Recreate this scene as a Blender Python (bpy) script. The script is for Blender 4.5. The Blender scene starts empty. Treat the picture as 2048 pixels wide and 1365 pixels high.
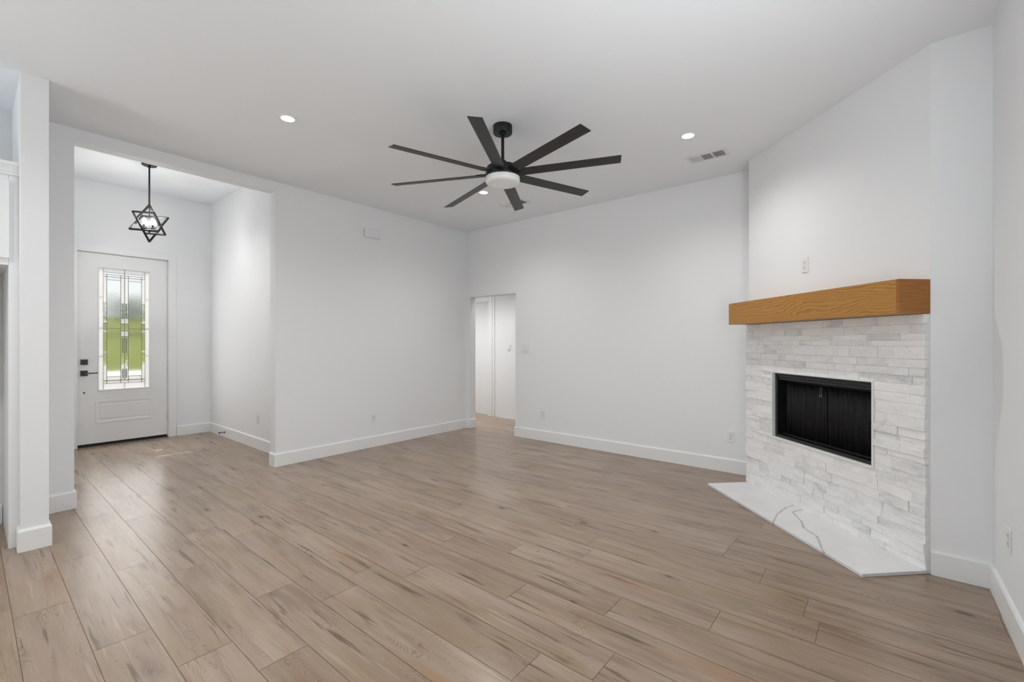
import bpy, bmesh, math, random
from mathutils import Vector, Matrix
random.seed(7)
PI = math.pi
R = math.radians
scene = bpy.context.scene
COL = scene.collection

# ------------------------------------------------------------------ camera, world, sun, daylight, exposure
EYE = 1.34
YAW = 39.344            # viewing direction, degrees from +X towards +Y
cam_d = bpy.data.cameras.new('camera')
cam = bpy.data.objects.new('camera', cam_d); COL.objects.link(cam)
cam.location = (0, 0, EYE)
cam.rotation_euler = (R(90), 0, R(YAW - 90))
cam_d.sensor_width = 36.0
cam_d.lens = 897.43 / 2048 * 36.0
cam_d.shift_y = (685.3 - 682.5) / 2048
cam_d.clip_start = 0.02
cam_d.clip_end = 300
scene.camera = cam

vs = scene.view_settings
vs.view_transform = 'Standard'; vs.look = 'None'; vs.gamma = 1.0; vs.use_curve_mapping = False
vs.exposure = 0.0

world = bpy.data.worlds.new('sky'); scene.world = world
world.use_nodes = True
bg = world.node_tree.nodes['Background']
bg.inputs[0].default_value = (0.97, 0.985, 1.0, 1); bg.inputs[1].default_value = 1.0

def lamp(name, kind, loc, energy, color=(1, 1, 1), rot=None, aim=None, **kw):
    d = bpy.data.lights.new(name, kind); d.energy = energy; d.color = color
    for k, v in kw.items(): setattr(d, k, v)
    o = bpy.data.objects.new(name, d); COL.objects.link(o); o.location = loc
    if rot: o.rotation_euler = rot
    if aim: o.rotation_euler = Vector(aim).to_track_quat('-Z', 'Y').to_euler()
    return o

SUN_DIR = Vector((0.25, -1.31, -2.22))
lamp('sun', 'SUN', (2, 12, 12), 9.0, (1.0, 0.95, 0.86), aim=SUN_DIR, angle=R(0.3))
DAY = (0.935, 0.975, 1.0)
# fill lights outside unseen windows, added to brighten the room
lamp('fill_rear', 'AREA', (-3.62, 3.65, 1.35), 57, DAY, aim=(1, 0, 1.3), shape='RECTANGLE', size=2.4, size_y=2.1)
lamp('fill_kitchen', 'AREA', (-2.15, 5.28, 1.60), 28, DAY, aim=(0, -1, 1.3), shape='RECTANGLE', size=1.7, size_y=1.5)
lamp('fill_front', 'AREA', (1.25, -0.70, 1.60), 54, DAY, aim=(0, 1, 0.9), shape='RECTANGLE', size=1.7, size_y=1.5)
# lights for the entry and the hall
lamp('daylight_door', 'AREA', (1.362, 7.80, 1.45), 9, (1.0, 0.995, 0.98), aim=(0, -1, 0.0), shape='RECTANGLE', size=0.8, size_y=2.0)  # added lamp inside the door, larger than the glass, standing in for its daylight
lamp('entry_fill', 'SPOT', (1.36, 6.1, 3.38), 70, (1.0, 0.98, 0.95), aim=(0, 0.1, -1), spot_size=R(130), spot_blend=1.0, shadow_soft_size=0.06)  # added spot without a fixture, brightens the entry
lamp('hall_lamp', 'AREA', (5.45, 5.6, 2.58), 16.5, (1.0, 0.985, 0.96), aim=(0, 0, -1), shape='RECTANGLE', size=0.4, size_y=2.2, spread=R(95))

# ------------------------------------------------------------------ helpers
def new_mesh_obj(name, bm, mat=None, parent=None, smooth=False):
    me = bpy.data.meshes.new(name)
    bmesh.ops.recalc_face_normals(bm, faces=bm.faces[:])
    bm.to_mesh(me); bm.free()
    o = bpy.data.objects.new(name, me); COL.objects.link(o)
    if mat is not None:
        for m in (mat if isinstance(mat, (list, tuple)) else [mat]): me.materials.append(m)
    if smooth:
        for p in me.polygons: p.use_smooth = True
        try: me.set_sharp_from_angle(angle=R(40))
        except Exception: pass
    if parent is not None: o.parent = parent
    return o

def tag(o, label, cat, group=None):
    o['label'] = label; o['category'] = cat
    if group: o['group'] = group
    return o

def thing(name, label, cat, loc=(0, 0, 0), rotz=0.0, group=None):
    o = bpy.data.objects.new(name, None); COL.objects.link(o)
    o.location = loc; o.rotation_euler = (0, 0, rotz)
    o.empty_display_size = 0.05
    return tag(o, label, cat, group)

def struct(name, bm, mat, parent=None, smooth=False):
    o = new_mesh_obj(name, bm, mat, parent, smooth)
    if parent is None: o['kind'] = 'structure'
    return o

def dup(root, loc, rot=None, label=None, group=None):
    r = root.copy(); COL.objects.link(r); r.location = loc
    if rot is not None: r.rotation_euler = rot
    if label: r['label'] = label
    if group: r['group'] = group
    for ch in list(root.children):
        c = ch.copy(); COL.objects.link(c); c.parent = r
        for g in list(ch.children):
            d = g.copy(); COL.objects.link(d); d.parent = c
    return r

def box(bm, x0, x1, y0, y1, z0, z1, bev=0.0, seg=1, mi=0, M=None):
    vs_ = [bm.verts.new((x, y, z)) for x in (x0, x1) for y in (y0, y1) for z in (z0, z1)]
    idx = [(0, 1, 3, 2), (4, 6, 7, 5), (0, 4, 5, 1), (2, 3, 7, 6), (0, 2, 6, 4), (1, 5, 7, 3)]
    fs = [bm.faces.new([vs_[i] for i in f]) for f in idx]
    for f in fs: f.material_index = mi
    geo = vs_
    if bev > 0:
        es = list({e for f in fs for e in f.edges})
        res = bmesh.ops.bevel(bm, geom=es, offset=bev, segments=seg, affect='EDGES', profile=0.5)
        geo = list({v for f in res['faces'] for v in f.verts} | {v for v in vs_ if v.is_valid})
        for f in res['faces']: f.material_index = mi
    if M is not None: bmesh.ops.transform(bm, matrix=M, verts=[v for v in geo if v.is_valid])
    return fs

def BM(): return bmesh.new()

def prism(bm, pts, z0, z1, mi=0):
    lo = [bm.verts.new((x, y, z0)) for x, y in pts]; hi = [bm.verts.new((x, y, z1)) for x, y in pts]
    n = len(pts); out = []
    out.append(bm.faces.new(lo[::-1])); out.append(bm.faces.new(hi))
    for i in range(n): out.append(bm.faces.new((lo[i], lo[(i + 1) % n], hi[(i + 1) % n], hi[i])))
    for f in out: f.material_index = mi
    return out

def lathe(bm, prof, n=48, c=(0, 0, 0), mi=0):
    rings = []
    for r, z in prof:
        if r < 1e-6: rings.append([bm.verts.new((c[0], c[1], c[2] + z))])
        else: rings.append([bm.verts.new((c[0] + r * math.cos(2 * PI * i / n), c[1] + r * math.sin(2 * PI * i / n), c[2] + z)) for i in range(n)])
    for a, b in zip(rings[:-1], rings[1:]):
        for i in range(n):
            j = (i + 1) % n
            if len(a) == 1 and len(b) == 1: continue
            if len(a) == 1: f = bm.faces.new((a[0], b[j], b[i]))
            elif len(b) == 1: f = bm.faces.new((a[i], a[j], b[0]))
            else: f = bm.faces.new((a[i], a[j], b[j], b[i]))
            f.material_index = mi
    return rings

def bar(bm, p, q, w, h=None, up=(0, 0, 1), mi=0, ext=0.0):
    """square bar from p to q"""
    p = Vector(p); q = Vector(q); d = (q - p); L = d.length; d.normalize()
    h = h or w
    u = Vector(up); s = d.cross(u)
    if s.length < 1e-4: s = d.cross(Vector((1, 0, 0)))
    s.normalize(); t = s.cross(d).normalized()
    p = p - d * ext; q = q + d * ext
    vsx = [bm.verts.new(c + s * a * w / 2 + t * b * h / 2) for c in (p, q) for a, b in ((-1, -1), (1, -1), (1, 1), (-1, 1))]
    fs = [(0, 3, 2, 1), (4, 5, 6, 7)] + [(i, (i + 1) % 4, 4 + (i + 1) % 4, 4 + i) for i in range(4)]
    for f in fs: bm.faces.new([vsx[i] for i in f]).material_index = mi

def tube(bm, p, q, r, n=16, mi=0, r2=None):
    p = Vector(p); q = Vector(q); d = (q - p).normalized()
    s = d.cross(Vector((0, 0, 1)))
    if s.length < 1e-4: s = Vector((1, 0, 0))
    s.normalize(); t = d.cross(s)
    r2 = r if r2 is None else r2
    A = [bm.verts.new(p + (s * math.cos(2 * PI * i / n) + t * math.sin(2 * PI * i / n)) * r) for i in range(n)]
    B = [bm.verts.new(q + (s * math.cos(2 * PI * i / n) + t * math.sin(2 * PI * i / n)) * r2) for i in range(n)]
    bm.faces.new(A[::-1]).material_index = mi; bm.faces.new(B).material_index = mi
    for i in range(n): bm.faces.new((A[i], A[(i + 1) % n], B[(i + 1) % n], B[i])).material_index = mi

def sweep(bm, path, prof, closed=False):
    """path: 2D points, prof: (offset to the left of the travel direction, z)"""
    n = len(path); P = [Vector(p) for p in path]; cols = []
    for i in range(n):
        if closed or 0 < i < n - 1:
            a = (P[i] - P[i - 1]).normalized(); b = (P[(i + 1) % n] - P[i]).normalized()
            na = Vector((-a.y, a.x)); nb = Vector((-b.y, b.x)); m = (na + nb)
            m = m / max(0.2, (1 + na.dot(nb)))
        else:
            d = (P[1] - P[0]) if i == 0 else (P[-1] - P[-2]); d.normalize(); m = Vector((-d.y, d.x))
        cols.append([bm.verts.new((P[i].x + m.x * o, P[i].y + m.y * o, z)) for o, z in prof])
    k = len(prof)
    for i in range(n if closed else n - 1):
        a = cols[i]; b = cols[(i + 1) % n]
        for j in range(k): bm.faces.new((a[j], b[j], b[(j + 1) % k], a[(j + 1) % k]))
    if not closed:
        bm.faces.new(cols[0]); bm.faces.new(cols[-1][::-1])

# ------------------------------------------------------------------ materials
def mat(name, color=(0.8, 0.8, 0.8), rough=0.5, metal=0.0, spec=0.5, **kw):
    m = bpy.data.materials.new(name); m.use_nodes = True
    b = m.node_tree.nodes['Principled BSDF']
    b.inputs['Base Color'].default_value = (*color, 1); b.inputs['Roughness'].default_value = rough
    b.inputs['Metallic'].default_value = metal; b.inputs['Specular IOR Level'].default_value = spec
    for k, v in kw.items(): b.inputs[k].default_value = v
    return m

def srgb(r, g, b):
    f = lambda c: (c / 255 / 12.92) if c / 255 <= 0.04045 else ((c / 255 + 0.055) / 1.055) ** 2.4
    return (f(r), f(g), f(b))

class NT:
    def __init__(self, m):
        self.m = m; self.t = m.node_tree; self.N = self.t.nodes; self.L = self.t.links
        self.bsdf = self.N.get('Principled BSDF')
    def n(self, typ, ins=None, **props):
        x = self.N.new(typ)
        for k, v in props.items(): setattr(x, k, v)
        if ins:
            for k, v in ins.items(): self.set(x.inputs[k], v)
        return x
    def set(self, sock, v):
        if isinstance(v, bpy.types.NodeSocket): self.L.new(v, sock)
        elif isinstance(v, bpy.types.Node): self.L.new(v.outputs[0], sock)
        else: sock.default_value = v
    def math(self, op, a, b=0.0, c=0.0, clamp=False):
        return self.n('ShaderNodeMath', {0: a, 1: b, 2: c}, operation=op, use_clamp=clamp).outputs[0]
    def vmath(self, op, a, b=(0, 0, 0)):
        x = self.n('ShaderNodeVectorMath', {0: a, 1: b}, operation=op)
        return x.outputs[1] if op in ('DOT_PRODUCT', 'LENGTH', 'DISTANCE') else x.outputs[0]
    def mix(self, f, a, b, mode='MIX'):
        x = self.n('ShaderNodeMix', data_type='RGBA', blend_type=mode)
        self.set(x.inputs[0], f); self.set(x.inputs[6], a); self.set(x.inputs[7], b)
        return x.outputs[2]
    def ramp(self, f, stops):
        x = self.n('ShaderNodeValToRGB', {0: f}); e = x.color_ramp.elements
        while len(e) < len(stops): e.new(0.5)
        for el, (p, c) in zip(e, stops): el.position = p; el.color = (*c, 1) if len(c) == 3 else c
        return x.outputs[0]
    def mapping(self, v, scale=(1, 1, 1), loc=(0, 0, 0)):
        return self.n('ShaderNodeMapping', {0: v, 'Scale': scale, 'Location': loc}).outputs[0]
    def noise(self, v, scale=1.0, detail=3.0, rough=0.5, dist=0.0):
        return self.n('ShaderNodeTexNoise', {'Vector': v, 'Scale': scale, 'Detail': detail, 'Roughness': rough, 'Distortion': dist}).outputs[0]
    def smooth(self, v, lo, hi):
        return self.n('ShaderNodeMapRange', {0: v, 1: lo, 2: hi, 3: 0.0, 4: 1.0}, interpolation_type='SMOOTHSTEP').outputs[0]
    def bump(self, h, strength=0.2, dist=0.01):
        b = self.n('ShaderNodeBump', {'Height': h, 'Strength': strength, 'Distance': dist})
        self.L.new(b.outputs[0], self.bsdf.inputs['Normal'])
    def color(self, c): self.set(self.bsdf.inputs['Base Color'], c)
    def rough(self, c): self.set(self.bsdf.inputs['Roughness'], c)

def paint(name, col, rough, bump=0.04, scale=260):
    m = mat(name, col, rough, spec=0.35); t = NT(m)
    co = t.n('ShaderNodeTexCoord').outputs['Object']
    t.bump(t.noise(co, scale, 2.0), bump, 0.002)
    return m

M_wall = paint('wall_paint', (0.865, 0.876, 0.888), 0.62)
M_ceil = paint('ceiling_paint', (0.905, 0.93, 0.958), 0.75)
M_trim = paint('trim_paint', (0.86, 0.865, 0.87), 0.36, 0.01)
M_door = paint('door_paint', (0.86, 0.865, 0.87), 0.34, 0.015, 60)
M_cab = paint('cabinet_paint', (0.85, 0.855, 0.86), 0.36, 0.01)
M_plastic = mat('white_plastic', (0.84, 0.84, 0.84), 0.32)
M_plastic2 = mat('white_plastic_insert', (0.78, 0.78, 0.78), 0.3)
M_slot = mat('dark_slot', (0.03, 0.03, 0.03), 0.6)
M_black = mat('matte_black_metal', (0.012, 0.012, 0.012), 0.38, spec=0.5)
M_blackp = mat('black_powder_coat', (0.006, 0.006, 0.006), 0.45, spec=0.35)
M_rubber = mat('black_rubber', (0.010, 0.010, 0.010), 0.8)
M_steel = mat('painted_hinge', (0.72, 0.72, 0.72), 0.35, 0.2)
M_opal = mat('opal_diffuser', (0.86, 0.86, 0.86), 0.28)
M_ventw = mat('vent_white', (0.80, 0.80, 0.80), 0.4)
M_ventd = mat('vent_dark', (0.05, 0.05, 0.05), 0.8)
M_ventg = mat('vent_grey', (0.28, 0.28, 0.28), 0.6)

def emit(name, col, s):
    m = bpy.data.materials.new(name); m.use_nodes = True; t = m.node_tree
    t.nodes.remove(t.nodes['Principled BSDF'])
    e = t.nodes.new('ShaderNodeEmission'); e.inputs[0].default_value = (*col, 1); e.inputs[1].default_value = s
    t.links.new(e.outputs[0], t.nodes['Material Output'].inputs[0]); return m
M_lens = emit('lit_lens', (1.0, 0.99, 0.96), 6.0)
M_bulb = emit('lit_bulb', (1.0, 0.975, 0.95), 130.0)

def fan_blade_mat():
    m = mat('fan_blade_black', (0.012, 0.011, 0.010), 0.40); t = NT(m)
    co = t.n('ShaderNodeTexCoord').outputs['Object']
    g = t.noise(t.mapping(co, (3, 60, 60)), 1.0, 4.0)
    t.color(t.ramp(g, [(0.3, (0.008, 0.0075, 0.007)), (0.7, (0.017, 0.0155, 0.0145))]))
    t.bump(g, 0.06, 0.002); return m
M_blade = fan_blade_mat()

def glass_clear():
    """thin window glass that lets daylight through"""
    m = bpy.data.materials.new('window_glass'); m.use_nodes = True; t = NT(m)
    t.N.remove(t.bsdf)
    tr = t.n('ShaderNodeBsdfTransparent', {0: (0.97, 0.98, 0.98, 1)}); gl = t.n('ShaderNodeBsdfGlossy', {'Roughness': 0.02})
    mx = t.n('ShaderNodeMixShader', {0: 0.06, 1: tr.outputs[0], 2: gl.outputs[0]})
    t.L.new(mx.outputs[0], t.N['Material Output'].inputs[0]); return m
M_glass = glass_clear()

def glass_ribbed():
    m = mat('reeded_glass', (0.96, 1.0, 0.97), 0.07, **{'Transmission Weight': 1.0, 'IOR': 1.42}); t = NT(m)
    co = t.n('ShaderNodeTexCoord').outputs['Object']
    sx = t.n('ShaderNodeSeparateXYZ', {0: co}).outputs[0]
    h = t.math('SINE', t.math('MULTIPLY', sx, 2 * PI / 0.0105))
    w = t.noise(t.mapping(co, (30, 1, 6)), 1.0, 2.0)
    t.bump(t.math('ADD', h, t.math('MULTIPLY', w, 1.6)), 0.55, 0.0022); return m
M_reed = glass_ribbed()
def glass_frost():
    m = bpy.data.materials.new('frosted_glass'); m.use_nodes = True; t = NT(m)
    t.N.remove(t.bsdf)
    co = t.n('ShaderNodeTexCoord').outputs['Object']
    b = t.n('ShaderNodeBump', {'Height': t.noise(co, 160, 3.0), 'Strength': 0.3, 'Distance': 0.003}).outputs[0]
    d = t.n('ShaderNodeBsdfDiffuse', {0: (0.93, 0.935, 0.94, 1)}); tl = t.n('ShaderNodeBsdfTranslucent', {0: (0.95, 0.955, 0.96, 1)})
    g = t.n('ShaderNodeBsdfGlossy', {'Roughness': 0.25, 'Normal': b})
    m1 = t.n('ShaderNodeMixShader', {0: 0.42, 1: d.outputs[0], 2: tl.outputs[0]})
    m2 = t.n('ShaderNodeMixShader', {0: 0.06, 1: m1.outputs[0], 2: g.outputs[0]})
    t.L.new(m2.outputs[0], t.N['Material Output'].inputs[0]); return m
M_frost = glass_frost()
def glass_wavy():
    m = mat('hammered_glass', (0.93, 1.0, 0.93), 0.03, **{'Transmission Weight': 1.0, 'IOR': 1.4}); t = NT(m)
    co = t.n('ShaderNodeTexCoord').outputs['Object']
    t.bump(t.noise(t.mapping(co, (70, 70, 16)), 1.0, 3.0), 0.6, 0.01)
    tr = t.n('ShaderNodeBsdfTransparent', {0: (0.96, 1.0, 0.96, 1)})
    mx = t.n('ShaderNodeMixShader', {0: 0.35, 1: t.bsdf.outputs[0], 2: tr.outputs[0]})
    t.L.new(mx.outputs[0], t.N['Material Output'].inputs[0]); return m
M_wavy = glass_wavy()
M_came = mat('zinc_came', (0.20, 0.20, 0.20), 0.45, 0.6)
M_bevelw = mat('clear_bevel_white', (0.92, 0.92, 0.92), 0.12)

# plank floor: each plank is an island with its own random values and its own uv
def floor_mat():
    m = mat('oak_plank', (0.4, 0.3, 0.25), 0.36, spec=0.5); t = NT(m)
    uv = t.n('ShaderNodeUVMap', uv_map='plank').outputs[0]
    at = t.n('ShaderNodeAttribute', attribute_name='rnd', attribute_type='GEOMETRY')
    sep = t.n('ShaderNodeSeparateColor', {0: at.outputs['Color']})
    r1, r2, r3 = sep.outputs[0], sep.outputs[1], sep.outputs[2]
    # u across the plank (m), v along it (m)
    broad = t.noise(t.mapping(uv, (5.0, 0.9, 1)), 1.0, 3.0, 0.55, 0.4)
    mid = t.noise(t.mapping(uv, (22, 1.6, 1), (3.1, 7.7, 0)), 1.0, 4.0, 0.6, 0.8)
    fine = t.noise(t.mapping(uv, (160, 5.0, 1), (1.3, 2.7, 0)), 1.0, 3.0, 0.6)
    base = t.ramp(t.math('ADD', t.math('MULTIPLY', broad, 0.65), t.math('MULTIPLY', mid, 0.35)), [
        (0.30, srgb(142, 121, 104)), (0.45, srgb(168, 147, 129)), (0.58, srgb(183, 163, 145)), (0.75, srgb(193, 175, 158))])
    # olive-yellow and reddish zones, each limited to part of a plank
    w1 = t.noise(t.mapping(uv, (4.5, 1.5, 1), (11.0, 5.0, 0)), 1.0, 3.0, 0.55, 0.3)
    base = t.mix(t.math('MULTIPLY', t.smooth(w1, 0.48, 0.66), t.math('ADD', 0.12, t.math('MULTIPLY', r2, 0.60))), base, (*srgb(160, 140, 102), 1))
    w2 = t.noise(t.mapping(uv, (5.5, 1.3, 1), (23.0, 15.0, 0)), 1.0, 3.0, 0.55, 0.3)
    base = t.mix(t.math('MULTIPLY', t.smooth(w2, 0.52, 0.70), t.math('ADD', 0.15, t.math('MULTIPLY', r3, 0.55))), base, (*srgb(172, 132, 100), 1))
    # whole-plank tint
    base = t.mix(t.math('MULTIPLY', r1, 0.45), base, (*srgb(152, 131, 113), 1))
    # fine pores
    base = t.mix(t.math('MULTIPLY', t.smooth(fine, 0.52, 0.72), 0.22), base, (*srgb(118, 97, 80), 1))
    # long dark streaks: soft wide ones and thin hard ones
    st0 = t.noise(t.mapping(uv, (13, 1.2, 1), (55.0, 13.0, 0)), 1.0, 3.0, 0.55, 0.5)
    base = t.mix(t.math('MULTIPLY', t.smooth(st0, 0.52, 0.70), 0.42), base, (*srgb(126, 106, 90), 1))
    st = t.noise(t.mapping(uv, (34, 1.9, 1), (5.0, 31.0, 0)), 1.0, 2.0, 0.5, 0.6)
    stm = t.noise(t.mapping(uv, (5, 1.6, 1), (17.0, 2.0, 0)), 1.0, 1.0)
    s = t.math('MULTIPLY', t.smooth(st, 0.58, 0.70), t.smooth(stm, 0.46, 0.60))
    base = t.mix(t.math('MULTIPLY', s, 0.72), base, (*srgb(92, 73, 58), 1))
    # pale silvery lines
    sl = t.noise(t.mapping(uv, (60, 2.4, 1), (75.0, 3.0, 0)), 1.0, 2.0, 0.5, 0.8)
    base = t.mix(t.math('MULTIPLY', t.smooth(sl, 0.60, 0.74), 0.35), base, (*srgb(206, 190, 174), 1))
    # cathedral grain along the heart of some planks
    warp = t.noise(t.mapping(uv, (9, 2.6, 1), (2.0, 9.0, 0)), 1.0, 2.0)
    wv = t.math('ADD', t.math('MULTIPLY', t.n('ShaderNodeSeparateXYZ', {0: uv}).outputs[1], 6.0), t.math('MULTIPLY', warp, 7.0))
    ring = t.math('SINE', t.math('MULTIPLY', wv, 2 * PI * 3.2))
    heartn = t.noise(t.mapping(uv, (7.5, 0.55, 1), (41.0, 3.0, 0)), 1.0, 1.0)
    heart = t.math('SUBTRACT', 1.0, t.smooth(t.math('ABSOLUTE', t.math('SUBTRACT', heartn, 0.5)), 0.008, 0.030))
    some = t.math('MULTIPLY', heart, t.smooth(t.noise(t.mapping(uv, (1, 2.3, 1), (8.0, 1.0, 0)), 1.0, 1.0), 0.42, 0.58))
    g = t.math('MULTIPLY', t.smooth(ring, 0.25, 0.95), t.math('MULTIPLY', some, t.math('ADD', 0.10, t.math('MULTIPLY', r3, 0.38))))
    base = t.mix(g, base, (*srgb(112, 88, 70), 1))
    # knots
    vo = t.n('ShaderNodeTexVoronoi', {'Vector': t.mapping(uv, (6.2, 2.3, 1), (0.3, 0.8, 0)), 'Scale': 1.0, 'Randomness': 1.0})
    kd = t.math('ADD', vo.outputs['Distance'], t.math('MULTIPLY', t.math('SUBTRACT', mid, 0.5), 0.22))
    ksel = t.n('ShaderNodeSeparateColor', {0: vo.outputs['Color']}).outputs[0]
    ksz = t.math('MULTIPLY', t.math('SUBTRACT', ksel, 0.40, clamp=True), 0.16)
    kn = t.smooth(t.math('SUBTRACT', ksz, kd), -0.02, 0.03)
    halo = t.smooth(t.math('SUBTRACT', t.math('MULTIPLY', ksz, 3.2), kd), -0.04, 0.14)
    base = t.mix(t.math('MULTIPLY', halo, 0.35), base, (*srgb(122, 98, 80), 1))
    base = t.mix(t.math('MULTIPLY', kn, 0.80), base, (*srgb(72, 54, 42), 1))
    base = t.mix(1.0, base, (0.765, 0.755, 0.735, 1), 'MULTIPLY')
    t.color(base)
    t.rough(t.math('ADD', 0.21, t.math('MULTIPLY', fine, 0.09)))
    t.bump(t.math('SUBTRACT', t.math('MULTIPLY', fine, 0.5), t.math('ADD', t.math('MULTIPLY', g, 1.0), kn)), 0.10, 0.0015)
    return m
M_floor = floor_mat()
M_gap = mat('plank_joint', srgb(116, 96, 80), 0.8)

def oak_mat():
    m = mat('honey_oak', (0.4, 0.2, 0.08), 0.42); t = NT(m)
    co = t.n('ShaderNodeTexCoord').outputs['Object']
    sp = t.n('ShaderNodeSeparateXYZ', {0: co})
    warp = t.noise(t.mapping(co, (1.3, 1.3, 5.0), (0.4, 0, 0.2)), 1.0, 2.0, 0.5)
    warp2 = t.noise(t.mapping(co, (6, 6, 40)), 1.0, 3.0)
    f = t.math('ADD', t.math('MULTIPLY', sp.outputs[2], 60.0), t.math('ADD', t.math('MULTIPLY', warp, 11.0), t.math('MULTIPLY', warp2, 1.6)))
    ring = t.math('FRACT', f)
    fine = t.noise(t.mapping(co, (7, 7, 240)), 1.0, 3.0)
    c = t.ramp(ring, [(0.0, srgb(158, 108, 46)), (0.2, srgb(190, 138, 66)), (0.7, srgb(184, 132, 62)), (0.92, srgb(162, 112, 50)), (1.0, srgb(158, 108, 46))])
    c = t.mix(t.math('MULTIPLY', t.smooth(fine, 0.5, 0.75), 0.35), c, (*srgb(140, 90, 42), 1))
    t.color(c); t.bump(fine, 0.08, 0.001); return m
M_oak = oak_mat()
def oak_end():
    m = mat('honey_oak_end_board', (0.3, 0.13, 0.05), 0.42); t = NT(m)
    co = t.n('ShaderNodeTexCoord').outputs['Object']
    fine = t.noise(t.mapping(co, (8, 8, 90)), 1.0, 4.0)
    t.color(t.ramp(fine, [(0.3, srgb(146, 90, 34)), (0.6, srgb(168, 108, 42)), (0.8, srgb(174, 114, 46))])); return m
M_oak_end = oak_end()

def stone_mat():
    m = mat('split_marble', (0.7, 0.7, 0.7), 0.6, spec=0.3); t = NT(m)
    co = t.n('ShaderNodeTexCoord').outputs['Object']
    rnd = t.n('ShaderNodeNewGeometry').outputs['Random Per Island']
    off = t.n('ShaderNodeCombineXYZ', {0: t.math('MULTIPLY', rnd, 91.0), 1: t.math('MULTIPLY', rnd, 37.0), 2: 0.0}).outputs[0]
    p = t.vmath('ADD', co, off)
    blot = t.noise(t.mapping(p, (6, 6, 12)), 1.0, 5.0, 0.6, 0.5)
    fine = t.noise(p, 60, 4.0, 0.65)
    tone = t.math('ADD', t.math('MULTIPLY', blot, 0.6), t.math('ADD', t.math('MULTIPLY', t.math('POWER', rnd, 2.0), 0.19), t.math('MULTIPLY', fine, 0.22)))
    c = t.ramp(tone, [(0.40, srgb(250, 249, 248)), (0.55, srgb(240, 240, 239)), (0.67, srgb(218, 219, 220)), (0.85, srgb(184, 186, 188))])
    sp = t.smooth(t.noise(t.mapping(p, (45, 45, 90), (3, 3, 3)), 1.0, 2.0), 0.70, 0.78)
    c = t.mix(t.math('MULTIPLY', sp, 0.5), c, (*srgb(140, 138, 134), 1))
    t.color(c)
    t.bump(t.math('ADD', fine, t.math('MULTIPLY', blot, 1.5)), 0.5, 0.006); return m
M_stone = stone_mat()
M_grout = mat('pale_thinset', srgb(240, 240, 238), 0.7)

def quartz_mat():
    m = mat('veined_quartz', (0.8, 0.8, 0.8), 0.16); t = NT(m)
    co = t.n('ShaderNodeTexCoord').outputs['Object']
    sp = t.n('ShaderNodeSeparateXYZ', {0: co})
    p = t.n('ShaderNodeCombineXYZ', {0: sp.outputs[0], 1: sp.outputs[1], 2: 0.0}).outputs[0]
    wob = t.n('ShaderNodeTexNoise', {'Vector': p, 'Scale': 26.0, 'Detail': 3.0}).outputs[1]
    wob = t.vmath('MULTIPLY', t.vmath('SUBTRACT', wob, (0.5, 0.5, 0.5)), (0.022, 0.022, 0.0))
    p = t.vmath('ADD', p, wob)
    def seg(a, b):
        a = Vector((*a, 0)); b = Vector((*b, 0)); ba = b - a
        pa = t.vmath('SUBTRACT', p, tuple(a))
        h = t.math('MULTIPLY', t.vmath('DOT_PRODUCT', pa, tuple(ba)), 1 / ba.length_squared, clamp=True)
        x = t.n('ShaderNodeVectorMath', {0: tuple(ba), 3: h}, operation='SCALE').outputs[0]
        return t.vmath('LENGTH', t.vmath('SUBTRACT', pa, x))
    def chain(pts):
        d = None
        for a, b in zip(pts[:-1], pts[1:]):
            s_ = seg(a, b); d = s_ if d is None else t.math('MINIMUM', d, s_)
        return d
    w = t.noise(p, 9.0, 2.0)
    th = t.math('ADD', 0.0035, t.math('MULTIPLY', w, 0.008))
    d = t.math('MINIMUM', chain(VEIN1), chain(VEIN2))
    v = t.math('SUBTRACT', 1.0, t.smooth(t.math('DIVIDE', d, th), 0.6, 1.3))
    cloud = t.noise(p, 4.0, 4.0)
    base = t.ramp(cloud, [(0.3, srgb(224, 224, 224)), (0.7, srgb(234, 234, 234))])
    t.color(t.mix(t.math('MULTIPLY', v, 0.62), base, (*srgb(150, 150, 152), 1))); return m

def noise_mat(name, c1, c2, scale, rough=0.8, bump=0.0, dist=0.02):
    m = mat(name, c1, rough, spec=0.2); t = NT(m)
    co = t.n('ShaderNodeTexCoord').outputs['Object']
    n = t.noise(co, scale, 4.0)
    t.color(t.ramp(n, [(0.3, c1), (0.7, c2)]))
    if bump: t.bump(n, bump, dist)
    return m
M_conc = noise_mat('pale_concrete', srgb(186, 182, 174), srgb(200, 197, 190), 3)
M_grass = noise_mat('lawn_grass', srgb(60, 72, 4), srgb(92, 96, 22), 0.35, 0.9, 0.4, 0.05)
M_leaf = noise_mat('tree_leaves', srgb(84, 92, 80), srgb(110, 117, 104), 1.5, 0.8, 0.6, 0.2)
M_bark = noise_mat('tree_bark', srgb(82, 68, 56), srgb(110, 94, 80), 8, 0.9)
M_brick = noise_mat('outer_render', srgb(214, 208, 200), srgb(224, 220, 212), 4)

# ------------------------------------------------------------------ room dimensions
CZ = 3.07               # ceiling of the living room
LY = 5.03               # left wall face
BX = 5.0                # back wall face
RY = -0.475             # right wall face
REARX = -3.4            # rear wall face (behind the camera)
FY = 7.80               # entry front wall face
FCZ = 3.41              # entry ceiling
OX0, OX1, OZ = 0.561, 2.119, 2.967      # opening to the entry
DX0, DX1 = 0.903, 1.826                 # front door
HY0, HY1, HZ = 4.033, 4.950, 2.045      # opening to the hall
CH_A = (4.736, 0.964); CH_B = (3.545, -0.227)   # ends of the fireplace chase front
CHW = 1.684
WT = 0.125

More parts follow.
